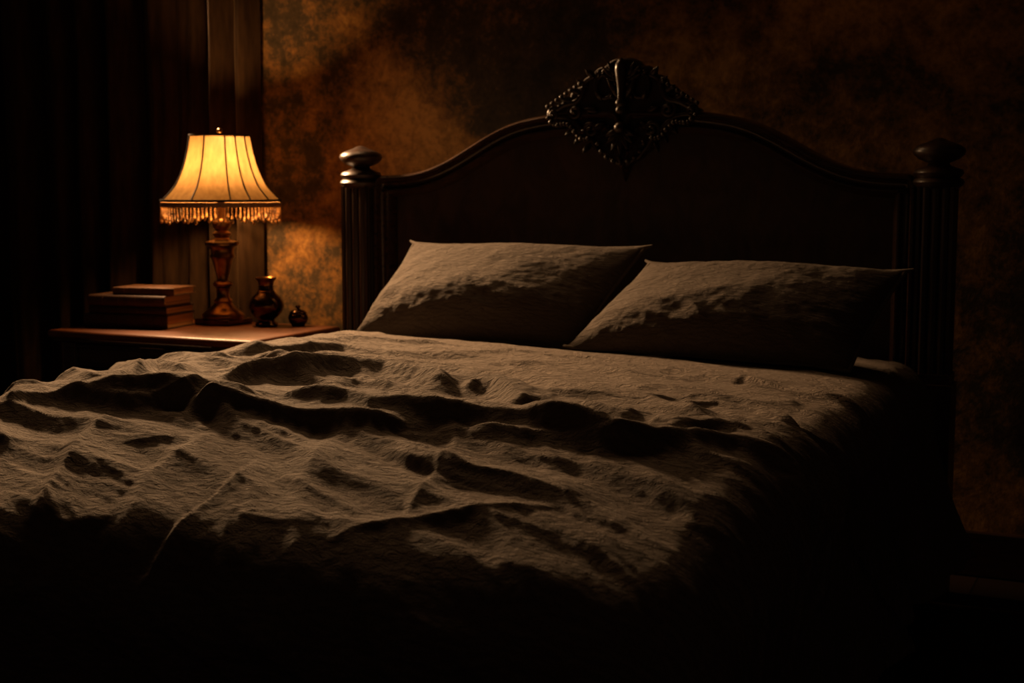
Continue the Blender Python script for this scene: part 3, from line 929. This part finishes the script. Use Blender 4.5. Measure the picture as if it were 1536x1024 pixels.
# ------------------------------------------------------------------ books
def book(label, x0, x1, yf, depth, z, h, rot, col, bulge=.006):
    """spine faces the room, page block shows at the right-hand end"""
    cx = (x0 + x1) / 2; cy = yf + depth / 2
    r = thing('book', label, 'book', (cx, cy, z), rot, 'books stacked on the nightstand')
    W = (x1 - x0) / 2; Dp = depth / 2; t = .0032
    lm = leather('book_cloth', col)
    cover = MB()
    cover.box(-W, W, -Dp, Dp, 0, t).box(-W, W, -Dp, Dp, h - t, h)
    n = 14; v = []; f = []
    for k in range(n + 1):
        a = PI * k / n
        for (rr, e) in ((bulge, 0), (bulge - t, 1)):
            yy = -Dp - rr * math.sin(a) + (.0 if e == 0 else .001); zz = h / 2 - (h / 2 - (t * .9 if e else 0)) * math.cos(a)
            for x in (-W, W): v.append((x, yy, zz))
    for k in range(n):
        a = k * 4; c = a + 4
        f += [(a, a + 1, c + 1, c), (a + 2, c + 2, c + 3, a + 3), (a, c, c + 2, a + 2), (a + 1, a + 3, c + 3, c + 1)]
    cover.add(v, f)
    for xb in (-W * .62, -W * .2, W * .25, W * .66):     # raised bands of the spine
        pts = [(xb, -Dp - (bulge + .0004) * math.sin(PI * k / 12), h / 2 - (h / 2 - .0005) * math.cos(PI * k / 12)) for k in range(2, 11)]
        cover.tube(pts, .0014, 6)
    cover.build('cover', lm, r, smooth=40)
    MB().box(-W + .005, W - .005, -Dp - bulge * .4, Dp - .006, t, h - t).build('page_block', PAGES, r)
    return r


zz = NZ
book('thick brown cloth book at the bottom of the stack on the nightstand', -1.706, -1.406, -.356, .168, zz + .0008, .043, R(8), (.045, .021, .011)); zz += .0445
book('thin dark book second from the bottom of the nightstand stack', -1.690, -1.408, -.350, .164, zz, .0245, R(6.5), (.030, .014, .008), .005); zz += .0252
book('worn brown book with rounded spine, second from the top of the stack', -1.686, -1.414, -.354, .164, zz, .0340, R(8.5), (.065, .028, .014), .010); zz += .0347
book('small flat book lying on top of the nightstand stack', -1.612, -1.398, -.330, .140, zz, .0230, R(10), (.13, .055, .022), .004)

# ------------------------------------------------------------------ table lamp
LX, LY = -1.352, -.108
lamp = thing('table_lamp', 'lit brass table lamp with a ribbed bell shade and beaded fringe', 'lamp', (LX, LY, NZ))
MB().box(-.067, .067, -.067, .067, .0008, .020).build('plinth', BRONZE, lamp, bevel=.004)
base_p = [(.0, .019), (.066, .019), (.069, .024), (.068, .032), (.060, .040), (.046, .050), (.034, .060), (.028, .070), (.030, .075), (.027, .080), (.021, .086), (.021, .112), (.024, .118), (.022, .120)]
MB().lathe(base_p, 48).build('base', BRASS, lamp, smooth=50)
stem = [(.022, .120), (.030, .124), (.032, .130), (.029, .136), (.020, .140), (.018, .146), (.021, .160), (.026, .180), (.032, .205), (.036, .214), (.0395, .218), (.0395, .223), (.037, .227), (.038, .240), (.041, .250), (.047, .254)]
MB().lathe(stem, 48).build('stem', BRASS, lamp, smooth=40)
neck = [(.047, .254), (.0535, .256), (.0545, .261), (.0535, .266), (.040, .270), (.026, .274), (.022, .280), (.024, .285), (.029, .289), (.029, .294), (.024, .298), (.019, .303), (.026, .312), (.031, .322), (.029, .332), (.018, .338), (.013, .345), (.013, .40), (.018, .405), (.019, .440), (.0, .441)]
MB().lathe(neck, 48).build('neck', BRASS, lamp, smooth=40)
# bulb
BZ = .500
MB().lathe([(.0, BZ + .034), (.012, BZ + .0325), (.023, BZ + .024), (.029, BZ + .008), (.029, BZ - .006), (.024, BZ - .022), (.016, BZ - .036), (.013, BZ - .050), (.0, BZ - .0505)][::-1], 16).build('bulb', bulb_mat(), lamp, smooth=180)
# harp
b = MB()
b.tube([(.019 + .036 * math.sin(PI * t)**.8, 0, .43 + .178 * t) if False else ((.018 + .034 * math.sin(PI * t)) * (1 - t**4), 0, .432 + .180 * t) for t in np.linspace(0, 1, 30)], .0016, 6)
b.tube([(-(.018 + .034 * math.sin(PI * t)) * (1 - t**4), 0, .432 + .180 * t) for t in np.linspace(0, 1, 30)], .0016, 6)
b.build('harp', BRASS, lamp)
MB().lathe([(.002, .604), (.008, .606), (.004, .610), (.004, .613), (.008, .616), (.0095, .620), (.008, .625), (.004, .629), (0, .630)], 20).build('finial', BRASS, lamp)
# shade
ZB, ZT = .398, .606
shp = np.array([(84, 306), (81.5, 303), (78, 299.5), (71, 292), (64.5, 284), (58.5, 272), (53.5, 260), (49.2, 246), (46.0, 232), (43.8, 220), (42.6, 212)], float)
hr = np.interp(np.linspace(306, 212, 60), shp[::-1, 1][::1], shp[::-1, 0]) * .002255
hz = np.linspace(ZB, ZT, 60)
k5 = np.ones(5) / 5
hr = np.convolve(np.concatenate([[hr[0] * 2 - hr[2], hr[0] * 2 - hr[1]], hr, [hr[-1] * 2 - hr[-2], hr[-1] * 2 - hr[-3]]]), k5, 'valid')
VIEW = math.atan2(-3.8347 - LY, 1.4322 - LX)          # direction towards the bed foot, where the seams are laid out from
RIBS = [VIEW + R(a) for a in (-74, -29, 9, 29, 52, 80, 110, 140, 170, 200, 230, 258)]
RS = sorted([a % (2 * PI) for a in RIBS])


def panel_fn(a):
    a %= 2 * PI
    for q in range(len(RS)):
        a0 = RS[q]; a1 = RS[(q + 1) % len(RS)] + (2 * PI if q == len(RS) - 1 else 0)
        aa = a if a >= a0 else a + 2 * PI
        if a0 <= aa <= a1:
            t = (aa - a0) / (a1 - a0); hw = (a1 - a0) / 2
            ch = math.cos(hw) / math.cos((t - .5) * 2 * hw)     # flat panel between two ribs
            return .45 + .55 * ch - .012 * math.sin(PI * t)
    return 1


v = []; f = []; SEG = 240
fn = [panel_fn(2 * PI * k / SEG) for k in range(SEG)]
for i in range(60):
    for k in range(SEG):
        a = 2 * PI * k / SEG; q = hr[i] * fn[k]
        v.append((q * math.cos(a), q * math.sin(a), hz[i]))
for i in range(59):
    for k in range(SEG):
        k2 = (k + 1) % SEG; f.append((i * SEG + k, i * SEG + k2, (i + 1) * SEG + k2, (i + 1) * SEG + k))
shade = MB().add(v, f).build('shade', shade_mat(), lamp, smooth=60)
for a in RIBS:
    MB().tube([((hr[i] + .0012) * math.cos(a), (hr[i] + .0012) * math.sin(a), hz[i]) for i in range(60)], .0026, 8).build('rib', DARKTRIM, shade, smooth=80)


def ring(z, r, name, hgt, thk, mat):
    mb = MB()
    prof_ = [(-thk, -hgt / 2), (thk, -hgt / 2), (thk * 1.3, 0), (thk, hgt / 2), (-thk, hgt / 2)]
    v = []; f = []; n = 120; m = len(prof_)
    for k in range(n):
        a = 2 * PI * k / n
        for dr_, dz in prof_: v.append(((r + dr_) * math.cos(a), (r + dr_) * math.sin(a), z + dz))
    for k in range(n):
        k2 = (k + 1) % n
        for j in range(m): f.append((k * m + j, k2 * m + j, k2 * m + (j + 1) % m, k * m + (j + 1) % m))
    return mb.add(v, f).build(name, mat, shade, smooth=50)


ring(ZT, hr[-1] - .001, 'top_trim', .007, .0022, DARKTRIM)
ring(ZB + .001, hr[0], 'bottom_trim', .008, .0028, DARKTRIM)
b = MB()
for k in range(3):
    a = 2 * PI * k / 3 + .4
    b.tube([(0, 0, .606), (hr[-1] * math.cos(a), hr[-1] * math.sin(a), ZT)], .0014, 6)
b.build('spider', BRASS, shade)
GIMP = fabric('fringe_braid', (.42, .24, .12), .5, 1., 'Object')
b = MB(); n = 160; v = []; f = []
for k in range(n):
    a = 2 * PI * k / n
    for (dr_, z) in ((.001, ZB - .004), (.0025, ZB - .010), (.001, ZB - .0175 - .003 * abs(math.sin(a * 20))), (-.001, ZB - .0175 - .003 * abs(math.sin(a * 20))), (-.0005, ZB - .004)):
        v.append(((hr[0] + dr_) * math.cos(a), (hr[0] + dr_) * math.sin(a), z))
for k in range(n):
    k2 = (k + 1) % n
    for j in range(5): f.append((k * 5 + j, k2 * 5 + j, k2 * 5 + (j + 1) % 5, k * 5 + (j + 1) % 5))
b.add(v, f).build('fringe_braid', GIMP, shade, smooth=60)
b = MB(); NF = 84
for k in range(NF):
    a = 2 * PI * k / NF; r_ = hr[0] - .0005
    ln = .044 + .006 * math.sin(k * 2.4) + .004 * math.sin(k * .9)
    c, s_ = math.cos(a) * r_, math.sin(a) * r_
    b.tube([(c, s_, ZB - .016), (c, s_, ZB - .016 - ln)], .0009, 5)
    for q, rr in ((.30, .0022), (.48, .0026), (.66, .0022), (.84, .0034), (1.0, .0046)):
        b.ball((c, s_, ZB - .016 - ln * q), rr, 8, (1, 1, 1.25))
tag(b.build('bead_fringe', bead_mat(), shade, smooth=80), kind='stuff')

# ------------------------------------------------------------------ brass jug and small pot
jug = thing('vase', 'round-bellied brass vase with a narrow neck beside the lamp', 'vase', (-1.186, -.105, NZ + .0008))
body = [(0, 0), (.034, 0), (.037, .004), (.034, .010), (.026, .016), (.026, .021), (.040, .032), (.051, .046), (.056, .062), (.054, .077), (.045, .092), (.033, .103), (.026, .111), (.0235, .120), (.0235, .130)]
MB().lathe(body, 56).build('belly', BRONZE, jug, smooth=60)
nk = [(.0235, .130), (.0245, .138), (.029, .146), (.033, .150), (.034, .153), (.0325, .155), (.029, .152), (.021, .140), (.020, .120), (.0, .119)]
MB().lathe(nk, 56).build('neck', BRASS, jug, smooth=60)
b = MB(); b.lathe([(.0265, .1085), (.0285, .111), (.0265, .1135)], 40); b.build('collar', BRASS, jug)
pot = thing('trinket_pot', 'small dark lidded pot half hidden behind the brass vase', 'pot', (-1.088, -.072, NZ + .0008))
MB().lathe([(0, 0), (.020, 0), (.022, .004), (.029, .014), (.032, .025), (.030, .036), (.026, .040), (0, .041)], 36).build('bowl', BRONZE, pot, smooth=60)
MB().lathe([(.0275, .0405), (.028, .043), (.020, .050), (.008, .054), (.005, .057), (.008, .061), (.007, .066), (0, .068)], 36).build('lid', BRONZE, pot, smooth=60)

# added warm spots with no fixtures in the room, brightening the bed
def spot(name, loc, to, watts, angle, blend, rad, col):
    l = bpy.data.lights.new(name, 'SPOT'); l.energy = watts; l.spot_size = R(angle); l.spot_blend = blend
    l.shadow_soft_size = rad; l.color = col
    o = bpy.data.objects.new(name, l); C.objects.link(o); o.location = loc
    o.rotation_euler = (Vector(to) - Vector(loc)).to_track_quat('-Z', 'Y').to_euler()
    return o


for a in SPOTS: spot(*a)
# ------------------------------------------------------------------ world, camera, colour
wd = bpy.data.worlds.new('world'); bpy.context.scene.world = wd; wd.use_nodes = True
wd.node_tree.nodes['Background'].inputs[0].default_value = (1, .58, .36, 1)
wd.node_tree.nodes['Background'].inputs[1].default_value = .012          # what little light the rest of the room gives back

cam = bpy.data.cameras.new('camera'); co = bpy.data.objects.new('camera', cam); C.objects.link(co)
co.location = (1.4322, -3.8347, 1.0886); co.rotation_euler = (PI / 2 - .1096, 0, .4387)
cam.sensor_width = 36; cam.lens = 2110.8 * 36 / 1536
cam.dof.use_dof = True; cam.dof.focus_distance = 2.75; cam.dof.aperture_fstop = 5.0
sc = bpy.context.scene; sc.camera = co
sc.view_settings.view_transform = 'Standard'; sc.view_settings.look = 'None'; sc.view_settings.gamma = 1
sc.view_settings.use_curve_mapping = False; sc.view_settings.exposure = EXPOSURE
sc.cycles.use_denoising = True
sc.cycles.max_bounces = 8; sc.cycles.diffuse_bounces = 4; sc.cycles.transmission_bounces = 6
sc.cycles.sample_clamp_indirect = 3.0
sc.cycles.caustics_reflective = False; sc.cycles.caustics_refractive = False
